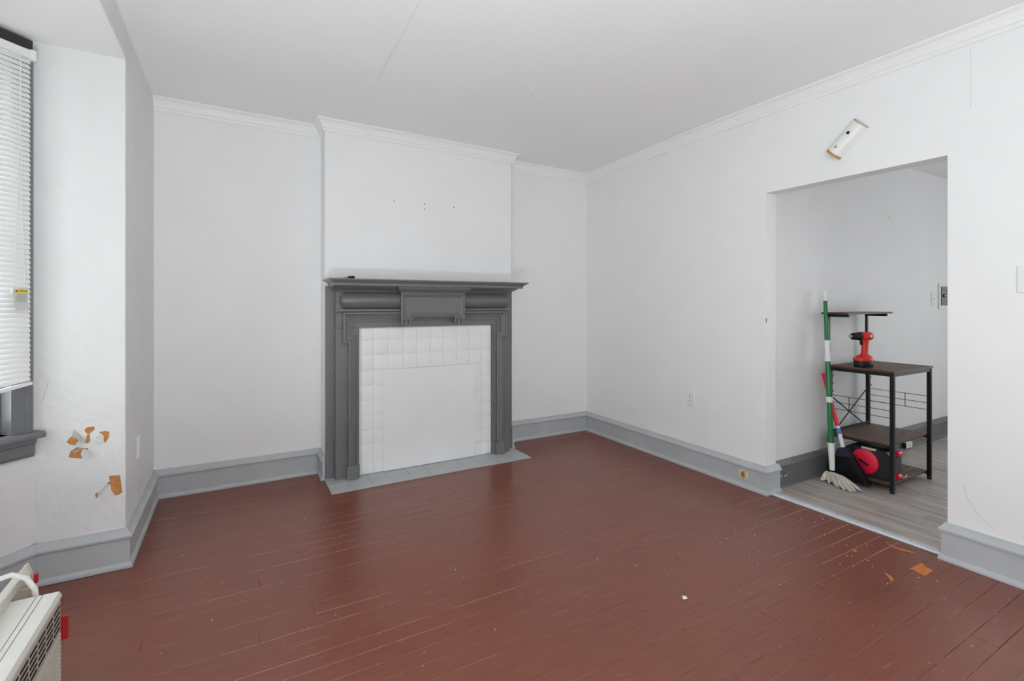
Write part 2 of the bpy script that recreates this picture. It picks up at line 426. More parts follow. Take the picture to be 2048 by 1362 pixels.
# ------------------------------------------------------------------ bay windows
def window(name, a, b, s0, s1, detailed):
    m4 = wall_mat(a, b); c = m4 @ Vector(((s0+s1)/2, 0, WZ0))
    root = bpy.data.objects.new(name, None); COL.objects.link(root); root.location = c; WORLD[root.name] = c
    root['kind'] = 'structure'
    # casing boards beside and above the opening, stepped
    for x0, x1, sgn in ((s0-.062, s0+.012, 1), (s1-.012, s1+.062, -1)):
        q = MB(m4); o_ = x0 if sgn > 0 else x1
        pr_ = [(0, 0), (0, .030), (.006, .034), (.020, .034), (.026, .026), (.034, .026), (.040, .020), (.062, .018), (.074, .018), (.074, 0)]
        q.rings([[(o_+sgn*d, h, z) for d, h in pr_] for z in (WZ0, WZ1+.01)])
        q.build('casing', 'window_grey', root)
    MB(m4).box(s0-.062, s1+.062, 0, .026, WZ1+.01, SOF-.012).build('head_casing', 'window_black', root)
    for x0, x1 in ((s0, s0+.012), (s1-.012, s1)):
        MB(m4).box(x0, x1, -.15, .002, WZ0, WZ1).build('jamb', 'window_grey', root)
    MB(m4).box(s0, s1, -.15, .002, WZ1-.012, WZ1).build('head_jamb', 'window_grey', root)
    # stool and apron
    q = MB(m4); q.rings([[(x, yy, z) for yy, z in ((-.15, WZ0-.028), (.062, WZ0-.028), (.070, WZ0-.020), (.070, WZ0-.010), (.062, WZ0), (-.15, WZ0))] for x in (s0-.088, s1+.088)])
    q.build('stool', 'window_grey', root)
    q = MB(m4); q.rings([[(x, yy, z) for yy, z in ((-.01, WZ0-.115), (.020, WZ0-.115), (.026, WZ0-.100), (.026, WZ0-.06), (.036, WZ0-.05), (.036, WZ0-.027), (-.01, WZ0-.027))] for x in (s0-.07, s1+.07)])
    q.build('apron', 'window_grey', root)
    mid = (WZ0+WZ1)/2
    for z0, z1, yy in ((WZ0, mid+.02, -.07), (mid-.02, WZ1-.012, -.105)):
        fr = MB(m4); a0, a1 = s0+.012, s1-.012
        fr.box(a0, a0+.042, yy-.032, yy, z0, z1, .003); fr.box(a1-.042, a1, yy-.032, yy, z0, z1, .003)
        fr.box(a0+.04, a1-.04, yy-.032, yy, z0, z0+.05, .003); fr.box(a0+.04, a1-.04, yy-.032, yy, z1-.04, z1, .003)
        sash = fr.build('sash', 'window_grey_light', root)
        MB(m4).box(a0+.038, a1-.038, yy-.018, yy-.014, z0+.045, z1-.035).build('pane', 'window_glass', sash)
    for x0 in (s0+.012, s1-.024):
        MB(m4).box(x0, x0+.012, -.068, -.05, WZ0, WZ1-.012, .002).build('stop_bead', 'window_grey_light', root)
    return root, m4
win1, WM = window('window_1', B, E1, .075, .785, True)
window('window_2', E1, E2, .09, (E2-E1).length-.09, False)
window('window_3', E2, B2, .075, .785, False)
def simple_window(name, cx, cy, z0, z1, half, alongx):
    root = bpy.data.objects.new(name, None); COL.objects.link(root); root.location = (cx, cy, z0); WORLD[root.name] = Vector((cx, cy, z0)); root['kind'] = 'structure'
    def bx(u0, u1, d0, d1, a, b_): return MB().box(cx+u0, cx+u1, cy+d0, cy+d1, a, b_) if alongx else MB().box(cx+d0, cx+d1, cy+u0, cy+u1, a, b_)
    for u in (-half, 0, half): bx(u-.04, u+.04, -.03, .03, z0, z1).build('stile', 'window_grey_light', root)
    for z in (z0, (z0+z1)/2, z1): bx(-half, half, -.025, .025, z-.04, z+.04).build('rail', 'window_grey_light', root)
    for u in (-half, 0): bx(u+.04, u+half-.04, -.003, .003, z0+.04, z1-.04).build('pane', 'window_glass', root)
simple_window('fill_window_4', (FW0+FW1)/2, YF-.07, FZ0, FZ1, (FW1-FW0)/2-.02, True)  # unseen window, added to let fill light in from behind
simple_window('window_5', HX+.06, (HW0+HW1)/2, HV0, HV1, (HW1-HW0)/2-.02, False)
def bay_portal(a, b, s0, s1):
    m4 = wall_mat(a, b); c = m4 @ Vector(((s0+s1)/2, -.17, (WZ0+WZ1)/2)); n = m4.to_3x3() @ Vector((0, 1, 0))
    portal('daylight_portal', c, n, s1-s0, WZ1-WZ0)
bay_portal(B, E1, .075, .785); bay_portal(E1, E2, .09, (E2-E1).length-.09); bay_portal(E2, B2, .075, .785)
portal('daylight_portal', ((FW0+FW1)/2, YF-.13, (FZ0+FZ1)/2), (0, 1, 0), FW1-FW0, FZ1-FZ0)
portal('daylight_portal', (HX+.13, (HW0+HW1)/2, (HV0+HV1)/2), (-1, 0, 0), HW1-HW0, HV1-HV0)

# ------------------------------------------------------------------ venetian blind on the near bay window
BS0, BS1, BYP = .040, .80, .052
c = WM @ Vector(((BS0+BS1)/2, BYP, .93))
blind = thing('venetian_blind', c, 'white mini blind, nearly shut, with a yellow warning tag on its cord', 'window blind', 'mini blinds of the bay')
hr = MB(WM); hr.box(BS0-.012, BS1+.012, BYP-.022, BYP+.014, 2.395, 2.432, .002); hr.build('head_rail', 'blind_vinyl', blind)
MB(WM).box(BS0-.016, BS0+.004, BYP-.026, BYP+.018, 2.390, 2.436, .002).build('rail_bracket', 'plastic_white', blind)
pitch = .0218; nsl = 66
for k in range(nsl):
    z = 2.382-k*pitch; t = max(0, (k-46)/(nsl-46)); roll = -t*t*.15
    a = math.radians(62); q = MB(WM); pts = []
    for x in (BS0, BS1):
        zz = z+(x-BS0)*math.sin(roll)
        arc = []
        for j in range(5):
            u = (j/4-.5)*.026; cam_ = .0022*(1-(2*(j/4)-1)**2)
            arc.append((x, BYP+u*math.cos(a)*-1+cam_*math.sin(a), zz+u*math.sin(a)+cam_*math.cos(a)))
        pts.append(arc+[(p[0], p[1]-.0004, p[2]-.0005) for p in arc[::-1]])
    q.rings(pts); q.build('slat', 'blind_vinyl', blind, True)
def added_blind(a, b_, s0, s1, tilt, label):  # unseen blinds added to cut the light from the other bay windows
    m4 = wall_mat(a, b_); root = thing('venetian_blind', m4 @ Vector(((s0+s1)/2, .052, .93)), label, 'window blind', 'mini blinds of the bay')
    MB(m4).box(s0-.012, s1+.012, .030, .066, 2.395, 2.432, .002).build('head_rail', 'blind_vinyl', root)
    q = MB(m4); aa = math.radians(tilt)
    q.rings([[(x, .052-u*math.cos(aa), 2.382+u*math.sin(aa)+t) for u, t in ((-.013, 0), (.013, 0), (.013, -.0006), (-.013, -.0006))] for x in (s0, s1)])
    first = q.build('slat', 'blind_vinyl', root)
    for k in range(1, nsl):
        c_ = first.copy(); COL.objects.link(c_); c_.location = first.location-Vector((0, 0, k*pitch))
    MB(m4).box(s0, s1, .039, .065, .928, .941, .002).build('bottom_rail', 'blind_vinyl', root)
added_blind(E1, E2, .055, (E2-E1).length-.055, 18, 'wide white mini blind added out of view to dim the middle bay window')
added_blind(E2, B2, .055, .80, 84, 'white mini blind added out of view, shut to block the nearest bay window')
zb = 2.382-nsl*pitch-.002
q = MB(WM); q.rings([[(x, BYP+yy, zb+dz+(x-BS0)*-.17) for yy, dz in ((-.013, -.007), (.013, -.007), (.013, .006), (-.013, .006))] for x in (BS0-.004, BS1)]); q.build('bottom_rail', 'blind_vinyl', blind)
for s in (.082, .115):
    q = MB(WM); q.tube([(s if s < .1 else .083, BYP+.016, 2.40), (s if s < .1 else .085, BYP+.020, 2.15), (s*.5+.04, BYP+.022, 1.75), (s-.004 if s > .1 else s-.012, BYP+.024, 1.36)], .0011, 5)
    q.build('pull_cord', 'cord_white', blind)
# warning tag on the cords
tg = []
for x in (.062, .110):
    tg.append([(x, BYP+.026+b_, z) for b_, z in ((0, 1.362), (.001, 1.345), (.001, 1.31), (.004, 1.285), (.014, 1.268))]+[(x, BYP+.025+b_, z) for b_, z in ((.014, 1.268), (.004, 1.285), (.001, 1.31), (.001, 1.345), (0, 1.362))])
tgo = MB(WM).rings(tg).build('warning_tag', 'tag_paper', blind)
MB(WM).box(.063, .109, BYP+.0272, BYP+.0280, 1.346, 1.361).build('tag_header', 'yellow_print', tgo)
MB(WM).lathe([(.004, -.012), (.006, -.008), (.006, .008), (.004, .012)], (.116, BYP+.024, 1.352), seg=10).build('cord_tassel', 'plastic_white', blind, True)
for k, (xa, xb) in enumerate(((.068, .10), (.066, .104), (.066, .102), (.068, .104), (.066, .096), (.066, .104))):
    MB(WM).box(xa, xb, BYP+.0275, BYP+.0279, 1.337-k*.0072, 1.3395-k*.0072).build('tag_print', 'print_grey', tgo)
def text(body, name, mat, parent, size, m4, depth=.0003):
    cu = bpy.data.curves.new(name, 'FONT'); cu.body = body; cu.size = size; cu.align_x = 'CENTER'; cu.align_y = 'CENTER'; cu.extrude = depth
    tmp = bpy.data.objects.new('tmp_text', cu); COL.objects.link(tmp); bpy.context.view_layer.update()
    me = bpy.data.meshes.new_from_object(tmp.evaluated_get(bpy.context.evaluated_depsgraph_get()))
    bpy.data.objects.remove(tmp)
    b_ = MB(m4); t = bmesh.new(); t.from_mesh(me); b_.take(t); bpy.data.meshes.remove(me)
    return b_.build(name, mat, parent)
n3 = WM.to_3x3(); ex = -(n3 @ Vector((1, 0, 0))); ey = Vector((0, 0, 1)); ez = n3 @ Vector((0, 1, 0)); oc = WM @ Vector((.083, BYP+.0284, 1.3535))
text('WARNING', 'tag_lettering', 'dark_hole', tgo, .0085, Matrix(((ex.x, ey.x, ez.x, oc.x), (ex.y, ey.y, ez.y, oc.y), (ex.z, ey.z, ez.z, oc.z), (0, 0, 0, 1))))
MB(WM).ngon([(.106, BYP+.0281, 1.349), (.1, BYP+.0281, 1.349), (.103, BYP+.0281, 1.358)], WM.inverted().to_3x3() @ ez, .0004).build('tag_symbol', 'dark_hole', tgo)

# ------------------------------------------------------------------ fireplace: tiled surround, cover board, hearth, mantel
MC = -1.780
sur = thing('tile_surround', (MC, CY, .004), 'white painted square tiles framing the closed fireplace', 'tile surround')
MB().box(-2.336, -1.224, -.2440, CY-.0004, .0088, 1.1155).build('backing', 'grout_white', sur)
tx = [-2.322, -2.2284, -2.117, -2.0006, -1.8897, -1.7747, -1.6646, -1.5513, -1.4381, -1.3236, -1.228]
tz = [.010, .116, .2255, .3365, .4482, .5622, .6759, .7895, .9051, 1.0221, 1.113]
trnd = random.Random(5)
for i in range(10):
    for j in range(10):
        if 2 <= i <= 7 and j < 7: continue
        g = .0034; x0, x1, z0, z1 = tx[i]+g, tx[i+1]-g, tz[j]+g, tz[j+1]-g
        d = trnd.uniform(-.0006, .0006); yb, yf = -.243, -.2530+d; bv = .0030
        q = MB(); q.rings([[(x0, yb, z0), (x1, yb, z0), (x1, yb, z1), (x0, yb, z1)], [(x0, yf+bv, z0), (x1, yf+bv, z0), (x1, yf+bv, z1), (x0, yf+bv, z1)],
                           [(x0+bv*.4, yf+bv*.3, z0+bv*.4), (x1-bv*.4, yf+bv*.3, z0+bv*.4), (x1-bv*.4, yf+bv*.3, z1-bv*.4), (x0+bv*.4, yf+bv*.3, z1-bv*.4)],
                           [(x0+bv*1.5, yf, z0+bv*1.5), (x1-bv*1.5, yf, z0+bv*1.5), (x1-bv*1.5, yf, z1-bv*1.5), (x0+bv*1.5, yf, z1-bv*1.5)]])
        q.build('tile', 'tile_white', sur, True)
cb = thing('fireplace_cover', (-1.775, -.262, .012), 'plain white board sealing the fireplace opening inside the tiles', 'cover board')
MB().box(-2.152, -1.398, -.263, -.2535, .012, .787, .0015).build('board', 'board_white', cb)
for xx in (-2.156, -1.394):
    pts = []; rr = []
    zz = .03
    while zz < .79:
        pts.append((xx+trnd.uniform(-.0025, .0025), -.2575, zz)); rr.append(trnd.choice((.0035, .0045, .006, .0075))); zz += .016
    MB().tube(pts, rr, 7).build('caulk_bead', 'grout_white', cb, True)
MB().tube([(-2.15+k*.047, -.2585, .0165+trnd.uniform(0, .002)) for k in range(17)], .0045, 6).build('caulk_bead', 'grout_white', cb, True)

hea = thing('hearth', (MC, -.35, 0), 'grey painted tile hearth strip along the foot of the mantel', 'hearth')
MB().box(-2.572, -.984, -.510, CY, -.003, .0055).build('mortar_bed', 'hearth_grey', hea)
hx = [-2.574+1.592*k/11 for k in range(12)]; hyy = [-.512, -.365, -.19]
for i in range(11):
    for j in range(2):
        d = trnd.uniform(-.0005, .0007)
        MB().box(hx[i]+.0009, hx[i+1]-.0009, hyy[j]+.0009, hyy[j+1]-.0009, .003, .0085+d, .0012).build('hearth_tile', 'hearth_grey', hea)

man = thing('fireplace_mantel', (MC, CY, .009), 'grey painted wooden mantelpiece with rounded frieze and centre tablet', 'mantelpiece')
def mbx(name, x0, x1, y0, y1, z0, z1, bev=.002, parent=None): return MB().box(MC+x0, MC+x1, y0, y1, z0, z1, bev).build(name, 'mantel_grey', parent or man)
for sg in (-1, 1):
    mbx('side_board', sg*.786, sg*.56, -.207, CY-.0006, .009, 1.4235)
    mbx('pilaster', sg*.725, sg*.556, -.268, -.2075, .009, 1.1155, .002)
    mbx('plinth_block', sg*.655, sg*.575, -.318, -.267, .009, .108, .003)
    mbx('plinth_block', sg*.578, sg*.558, -.292, -.267, .009, .112, .002)
    mbx('capital_band', sg*.735, sg*.668, -.285, -.266, 1.214, 1.224)
    # rounded frieze block with returned ends
    prf = [(0, 1.260)]+[(.052*math.sin(PI*t/12)**.75, 1.260+.123*t/12) for t in range(1, 12)]+[(0, 1.383)]
    rg = []
    for o, z in prf:
        xo, xi = sg*(.672+o*.55), sg*.25
        rg.append([(MC+xi, -.262, z), (MC+xo, -.262, z), (MC+xo, -.272-o*.2, z), (MC+sg*(.672+o*.40), -.276-o*.9, z), (MC+sg*.668, -.280-o, z), (MC+xi, -.280-o, z)])
    MB().rings(rg).build('frieze_cushion', 'mantel_grey', man, True)
mbx('lintel', -.725, .725, -.2682, -.2075, 1.116, 1.4235, .002)
mbx('frieze_fillet', -.732, .732, -.292, -.266, 1.236, 1.257, .004)
def plan_rings(prof, yb=-.2, x0=-1, x1=1):
    return [[(MC+x0*h, yb, z), (MC+x1*h, yb, z), (MC+x1*h, yf, z), (MC+x0*h, yf, z)] for h, yf, z in prof]
MB().rings(plan_rings([(.727, -.283, 1.383), (.731, -.288, 1.390), (.731, -.292, 1.395), (.742, -.305, 1.402), (.757, -.328, 1.412), (.764, -.342, 1.418), (.764, -.345, 1.4238)])).build('bed_moulding', 'mantel_grey', man)
MB().rings(plan_rings([(.766, -.432, 1.424), (.766, -.436, 1.427), (.766, -.436, 1.443), (.772, -.440, 1.446), (.778, -.446, 1.452), (.793, -.462, 1.461), (.802, -.470, 1.465), (.802, -.470, 1.472), (.800, -.468, 1.474)], CY-.0005)).build('shelf', 'mantel_grey', man)
# tablet
tab = MB().rings([[(MC-.258, -.262, z), (MC+.258, -.262, z), (MC+.258, -.338, z), (MC-.258, -.338, z)] for z in (1.19, 1.376)]).build('tablet', 'mantel_grey', man)
tp = [(0, 0), (0, .020), (.010, .022), (.016, .014), (.022, .012), (.028, .005), (.034, .003), (.034, 0)]
xm = lambda p, h: (MC+p.x, -.337-h, p.y)
MB().sweep([(-.175, 1.196), (-.175, 1.170), (-.264, 1.170), (-.264, 1.378), (.264, 1.378), (.264, 1.170), (.175, 1.170), (.175, 1.196), (-.176, 1.196)], tp, xm).build('tablet_frame', 'mantel_grey', tab)
for sg in (-1, 1):
    MB().box(MC+sg*.264, MC+sg*.175, -.352, -.266, 1.170, 1.192, .002).build('tablet_ear', 'mantel_grey', tab)
    for k, (dx, hh, r0, r1) in enumerate(((-.030, .024, .009, .0125), (0, .038, .010, .015), (.030, .024, .009, .0125))):
        MB().lathe([(r0, 0), (r1, -hh), (r1*.9, -hh-.003)], (MC+sg*.2195+dx, -.334, 1.172), seg=10).build('drop', 'mantel_grey', tab, True)
MB().rings([[(MC-h, -.27, z), (MC+h, -.27, z), (MC+h, yf, z), (MC-h, yf, z)] for h, yf, z in ((.266, -.358, 1.377), (.268, -.362, 1.384), (.275, -.372, 1.390), (.290, -.392, 1.402), (.298, -.402, 1.412), (.298, -.404, 1.4245))]).build('tablet_cornice', 'mantel_grey', man)
# crossetted architrave round the tiles
ap = [(0, 0), (0, .042), (.004, .047), (.014, .047), (.018, .040), (.018, .034), (.024, .032), (.030, .026), (.030, .020), (.040, .018), (.046, .016), (.046, 0)]
am = lambda p, h: (MC+p.x, -.267-h, p.y)
MB().sweep([(-.642, .10), (-.642, 1.005), (-.680, 1.005), (-.680, 1.234), (.680, 1.234), (.680, 1.005), (.642, 1.005), (.642, .10)], ap, am).build('architrave', 'mantel_grey', man)
MB().sweep([(-.575, .10), (-.575, 1.06), (-.602, 1.06), (-.602, 1.168), (.602, 1.168), (.602, 1.06), (.575, 1.06), (.575, .10)], [(0, 0), (0, .012), (.006, .012), (.008, .006), (.008, 0)], am).build('inner_bead', 'mantel_grey', man)

sd = thing('screwdriver', (-2.44, -.30, 1.474), 'short screwdriver with black handle lying on the mantel shelf', 'screwdriver')
p0, p1 = Vector((-2.535, -.33, 1.4785)), Vector((-2.377, -.305, 1.489)); dd = (p1-p0).normalized()
MB().tube([p0, p0+dd*.004, p0+dd*.085], [.0015, .003, .003], 8).build('shaft', 'steel', sd, True)
MB().lathe([(.004, .080), (.007, .088), (.009, .098), (.0085, .108)], p0, dd, 12).build('collar', 'amber', sd, True)
MB().lathe([(.0085, .106), (.011, .112), (.012, .130), (.0115, .148), (.0125, .154), (.009, .159)], p0, dd, 12).build('handle', 'black_plastic', sd, True)

# screw holes in the chimney breast and in the hall wall
for hx_, hz_, r in ((-2.052, 2.106, .0048), (-1.799, 2.108, .0055), (-1.801, 2.067, .005), (-1.771, 2.066, .003), (-1.542, 2.106, .0055)):
    MB().lathe([(r, 0), (r*.8, .0012), (r*.5, .0016)], (hx_, CY+.0006, hz_), (0, -1, 0), 10).build('screw_hole', 'dark_hole', chim)
for hx_, hz_, r in ((1.77, 2.46, .006), (1.78, 2.05, .005), (1.41, 1.72, .004)):
    MB().lathe([(r, 0), (r*.8, .0012), (r*.5, .0016)], (hx_, HY+.0006, hz_), (0, -1, 0), 8).build('screw_hole', 'dark_hole', hall_wall)

# ------------------------------------------------------------------ wall fittings
def plate(name, label, cat, m4, w_, h_, kind, mat='plastic_white', group=None):
    """local x along the wall, y out of the wall, z up; origin at the plate centre"""
    root = thing(name, m4 @ Vector((0, 0, 0)), label, cat, group)
    q = MB(m4); q.rings([[(-w_/2, 0, -h_/2), (w_/2, 0, -h_/2), (w_/2, 0, h_/2), (-w_/2, 0, h_/2)], [(-w_/2, .003, -h_/2), (w_/2, .003, -h_/2), (w_/2, .003, h_/2), (-w_/2, .003, h_/2)],
                         [(-w_/2+.004, .006, -h_/2+.004), (w_/2-.004, .006, -h_/2+.004), (w_/2-.004, .006, h_/2-.004), (-w_/2+.004, .006, h_/2-.004)]])
    pl_ = q.build('cover_plate', mat, root)
    if kind == 'outlet':
        for dz in (-.02, .02):
            rc = MB(m4).box(-.016, .016, .005, .0085, dz-.014, dz+.014, .004, 2).build('receptacle', mat, root)
            for dx, hh in ((-.006, .009), (.006, .007)): MB(m4).box(dx-.0014, dx+.0014, .0083, .0088, dz+.003-hh/2, dz+.003+hh/2).build('slot', 'dark_hole', rc)
            MB(m4).lathe([(.0024, 0), (.0024, .0004)], (0, .0084, dz-.0085), (0, 1, 0), 8).build('slot', 'dark_hole', rc)
        MB(m4).lathe([(.003, 0), (.003, .001)], (0, .006, 0), (0, 1, 0), 8).build('screw', 'steel', root)
    if kind == 'switch':
        sw = MB(m4).box(-.0075, .0075, .005, .008, -.014, .014, .001).build('switch_frame', mat, root)
        q = MB(m4); q.rings([[(-.005, .007, -.008), (.005, .007, -.008), (.005, .007, .006), (-.005, .007, .006)], [(-.004, .017, .003), (.004, .017, .003), (.004, .016, .009), (-.004, .016, .009)]]); q.build('toggle', mat, root)
        for dz in (-.042, .042): MB(m4).lathe([(.003, 0), (.003, .001)], (0, .006, dz), (0, 1, 0), 8).build('screw', 'steel', root)
    return root
def rm(y, z, x=0): return Matrix(((0, -1, 0, x), (-1, 0, 0, y), (0, 0, 1, z), (0, 0, 0, 1)))   # on the right wall, facing -X
def bm_(x, z, y): return Matrix(((1, 0, 0, x), (0, -1, 0, y), (0, 0, 1, z), (0, 0, 0, 1)))       # facing -Y
def lm(y, z, x): return Matrix(((0, 1, 0, x), (1, 0, 0, y), (0, 0, 1, z), (0, 0, 0, 1)))         # facing +X
plate('wall_outlet', 'white duplex outlet on the white wall right of the fireplace', 'outlet', rm(-1.330, .548, 0), .074, .118, 'outlet')
plate('light_switch', 'white toggle switch plate right of the doorway, cut by the picture edge', 'light switch', rm(-3.222, 1.408, 0), .076, .122, 'switch')
plate('wall_outlet', 'painted-over white outlet on the narrow wall beside the bay', 'outlet', lm(-.602, .50, XL), .072, .118, 'outlet', 'wall_paint')
plate('light_switch', 'white switch plate on the hall wall beside the grey wall box', 'light switch', bm_(2.640, 1.34, HY), .075, .122, 'switch', 'plastic_white')
bo = thing('baseboard_outlet', (-.02, -1.804, .058), 'stained beige outlet set in the grey baseboard near the doorway', 'outlet')
MB(rm(-1.804, .092, -.018)).box(-.034, .034, 0, .010, -.030, .030, .002).build('cover_plate', 'beige_outlet', bo)
MB(rm(-1.804, .092, -.018)).box(-.012, .016, .009, .0125, -.018, .016, .003).build('receptacle', 'stain_brown', bo)
MB().bar((-.031, -1.822, .118), (-.036, -1.805, .112), .004, .003).build('wire_end', 'red_dark', bo)
hb = thing('wall_box', (2.87, HY, 1.24), 'white framed recessed grey box on the hall wall by the doorway edge', 'wall box')
m4 = bm_(2.885, 1.369, HY)
for a in ((-.128, -.094, -.126, .126), (.094, .128, -.126, .126), (-.094, .094, .092, .126), (-.094, .094, -.126, -.092)):
    MB(m4).box(a[0], a[1], 0, .012, a[2], a[3], .002).build('frame', 'hall_paint', hb)
MB(m4).box(-.095, .095, .001, .004, -.093, .093).build('back_panel', 'panel_grey', hb)
MB(m4).box(-.092, -.070, .003, .010, -.090, .090).build('side_strip', 'charcoal_plastic', hb)
MB(m4).box(-.03, .03, .003, .014, -.012, .018, .002).build('latch', 'dark_hole', hb)
MB(m4).box(-.018, .022, .0135, .016, -.004, .010).build('latch_label', 'tag_paper', hb)
ho = thing('floor_outlet', (2.03, HY-.02, .022), 'small white surface box low on the hall baseboard behind the rack', 'outlet')
MB(bm_(2.035, .048, HY-.018)).box(-.058, .058, 0, .036, -.026, .026, .003).build('box_body', 'plastic_white', ho)
MB(bm_(2.035, .048, HY-.018)).box(-.061, -.057, .002, .034, -.025, .025).build('box_side', 'dark_hole', ho)
MB(bm_(2.035, .048, HY-.018)).box(-.02, .02, .035, .038, -.012, .012, .002).build('receptacle', 'plastic_offwhite', ho)

# curved cover hanging askew above the doorway
vc = thing('wall_cover', (-.001, -2.47, 2.265), 'white curved half-round cover with tan cut edges, askew above the doorway', 'wall cover')
ca, cbv = Vector((0, -2.5435, 2.3355)), Vector((0, -2.395, 2.1945)); ax = (cbv-ca); L = ax.length; ax.normalize(); sdv = Vector((0, -ax.z, ax.y))
if sdv.y > 0: sdv = -sdv
def arcpt(t, s_, r, d): return ca+ax*s_+sdv*math.cos(t)*r+Vector((-1, 0, 0))*(math.sin(t)*d+.001)
def half(s0, s1, r, d, th_, k=14):
    rg = []
    for s_ in (s0, s1):
        o_ = [arcpt(PI*i/k, s_, r, d) for i in range(k+1)]; i_ = [arcpt(PI*i/k, s_, r-th_, d-th_) for i in range(k+1)]
        rg.append(o_+i_[::-1])
    return MB().rings(rg)
half(0.002, L-.010, .0485, .050, .003).build('shell', 'plastic_white', vc, True)
half(L-.0105, L+.004, .0490, .0505, .0045).build('cut_edge', 'tan_edge', vc, True)
half(-.002, .0025, .0488, .0503, .0035).build('cut_edge', 'tan_edge', vc, True)
for s_, r_, mt in ((.068, .0095, 'dark_hole'), (L-.045, .0075, 'tan_edge')):
    c_ = arcpt(PI*.5, s_, .0485, .050); MB().lathe([(r_, -.001), (r_, .0008), (r_*.6, .001)], c_, (-1, 0, 0), 12).build('hole', mt, vc)

# ------------------------------------------------------------------ flaking paint on the wall beside the bay window
def retp(cx, cy, off=0):        # crop pixel of the study picture -> point on the return wall
    u, v = cx/4.54, 720+cy/4.54; k = (u-1024)/FPX; c_, s_ = math.cos(YAW), math.sin(YAW)
    r = Vector((s_+k*c_, c_-k*s_, -(v-HV)/FPX)); t = (BY0-CAM.y)/r.y; p = CAM+r*t
    return Vector((p.x, BY0-off, p.z))
for poly in ([(605, 745), (640, 700), (690, 700), (715, 730), (680, 775), (640, 770)],
             [(622, 885), (640, 830), (700, 790), (740, 800), (800, 800), (790, 850), (740, 895), (680, 890)],
             [(765, 640), (790, 610), (855, 603), (858, 630), (820, 665), (790, 670)],
             [(790, 680), (815, 665), (820, 740), (790, 760), (775, 740)],
             [(900, 655), (960, 642), (993, 655), (990, 700), (960, 748), (935, 740), (945, 690)],
             [(990, 1055), (1030, 1048), (1090, 1045), (1100, 1120), (1112, 1200), (1080, 1222), (1045, 1228), (1010, 1180), (1000, 1120)],
             [(865, 1215), (885, 1200), (890, 1250), (870, 1250)]):
    MB().ngon([retp(*p, -.001) for p in poly], (0, -1, 0), .0016).build('bare_patch', 'old_plaster_orange', wall_left)
def flap(pts, mat):
    """a curled flake: outline points (px, py, lift off the wall)"""
    q = MB(); k = len(pts); a = [retp(x, y, o+.0012) for x, y, o in pts]; b_ = [p+Vector((.0002, .0012, 0)) for p in a]
    ca_ = sum(a, Vector())/k; q.poly(a+[ca_]+b_+[ca_+Vector((.0002, .0012, 0))], [(i, (i+1) % k, k) for i in range(k)]+[(k+1+i, k+1+(i+1) % k, 2*k+1) for i in range(k)]+[(i, (i+1) % k, k+1+(i+1) % k, k+1+i) for i in range(k)])
    q.build('paint_flap', mat, wall_left)
flap([(650, 700, .001), (675, 632, .004), (740, 690, .014), (790, 748, .022), (740, 745, .012), (700, 710, .006)], 'paint_flap_back')
flap([(760, 800, .012), (800, 795, .030), (830, 840, .034), (800, 885, .028), (750, 880, .010), (735, 850, .006)], 'paint_flap')
flap([(680, 775, .002), (700, 745, .010), (735, 740, .012), (745, 775, .008), (715, 795, .004)], 'paint_flap')
flap([(655, 835, .004), (720, 800, .012), (760, 790, .010), (700, 835, .006)], 'paint_flap_back')
flap([(870, 700, .002), (905, 680, .008), (942, 690, .006), (945, 735, .003), (900, 765, .003), (865, 745, .002)], 'paint_flap')
flap([(885, 1245, .003), (895, 1200, .010), (985, 1110, .012), (992, 1135, .006), (940, 1180, .004), (900, 1240, .002)], 'paint_flap')
flap([(900, 1250, .003), (960, 1180, .006), (1000, 1168, .003), (1040, 1230, .002), (1010, 1270, .003), (930, 1282, .002)], 'paint_flap')
MB().lathe([(.004, 0), (.003, .004)], retp(988, 1118), (0, -1, 0), 8).build('nail_hole', 'dark_hole', wall_left)
MB().tube([retp(440, 185, -.0004), (retp(425, 250, -.0004)), retp(395, 340, -.0004), retp(382, 395, -.0004)], .0011, 5).build('crack', 'crack_dark', wall_left)
MB().tube([retp(515, 485, -.001), retp(600, 505, -.001), retp(700, 545, -.001), retp(760, 560, -.001), retp(830, 515, -.001)], [.001, .003, .003, .004, .002], 6).build('paint_ridge', 'plaster_paint', wall_left, True)
MB().tube([(-.0002, -2.995, .40), (-.0002, -3.01, .34), (-.0002, -3.05, .27), (-.0002, -3.11, .22)], .0009, 5).build('crack', 'crack_dark', wall_right)
MB().tube([(-.0002, -3.02, 2.56), (-.0002, -3.021, 2.42), (-.0002, -3.022, 2.26)], .0006, 5).build('crack', 'crack_dark', wall_right)
MB().ngon([(-.0006, -1.965, 1.17), (-.0006, -1.959, 1.165), (-.0006, -1.959, 1.20), (-.0006, -1.966, 1.195)], (-1, 0, 0), .0006).build('scuff', 'scuff_red', wall_right)

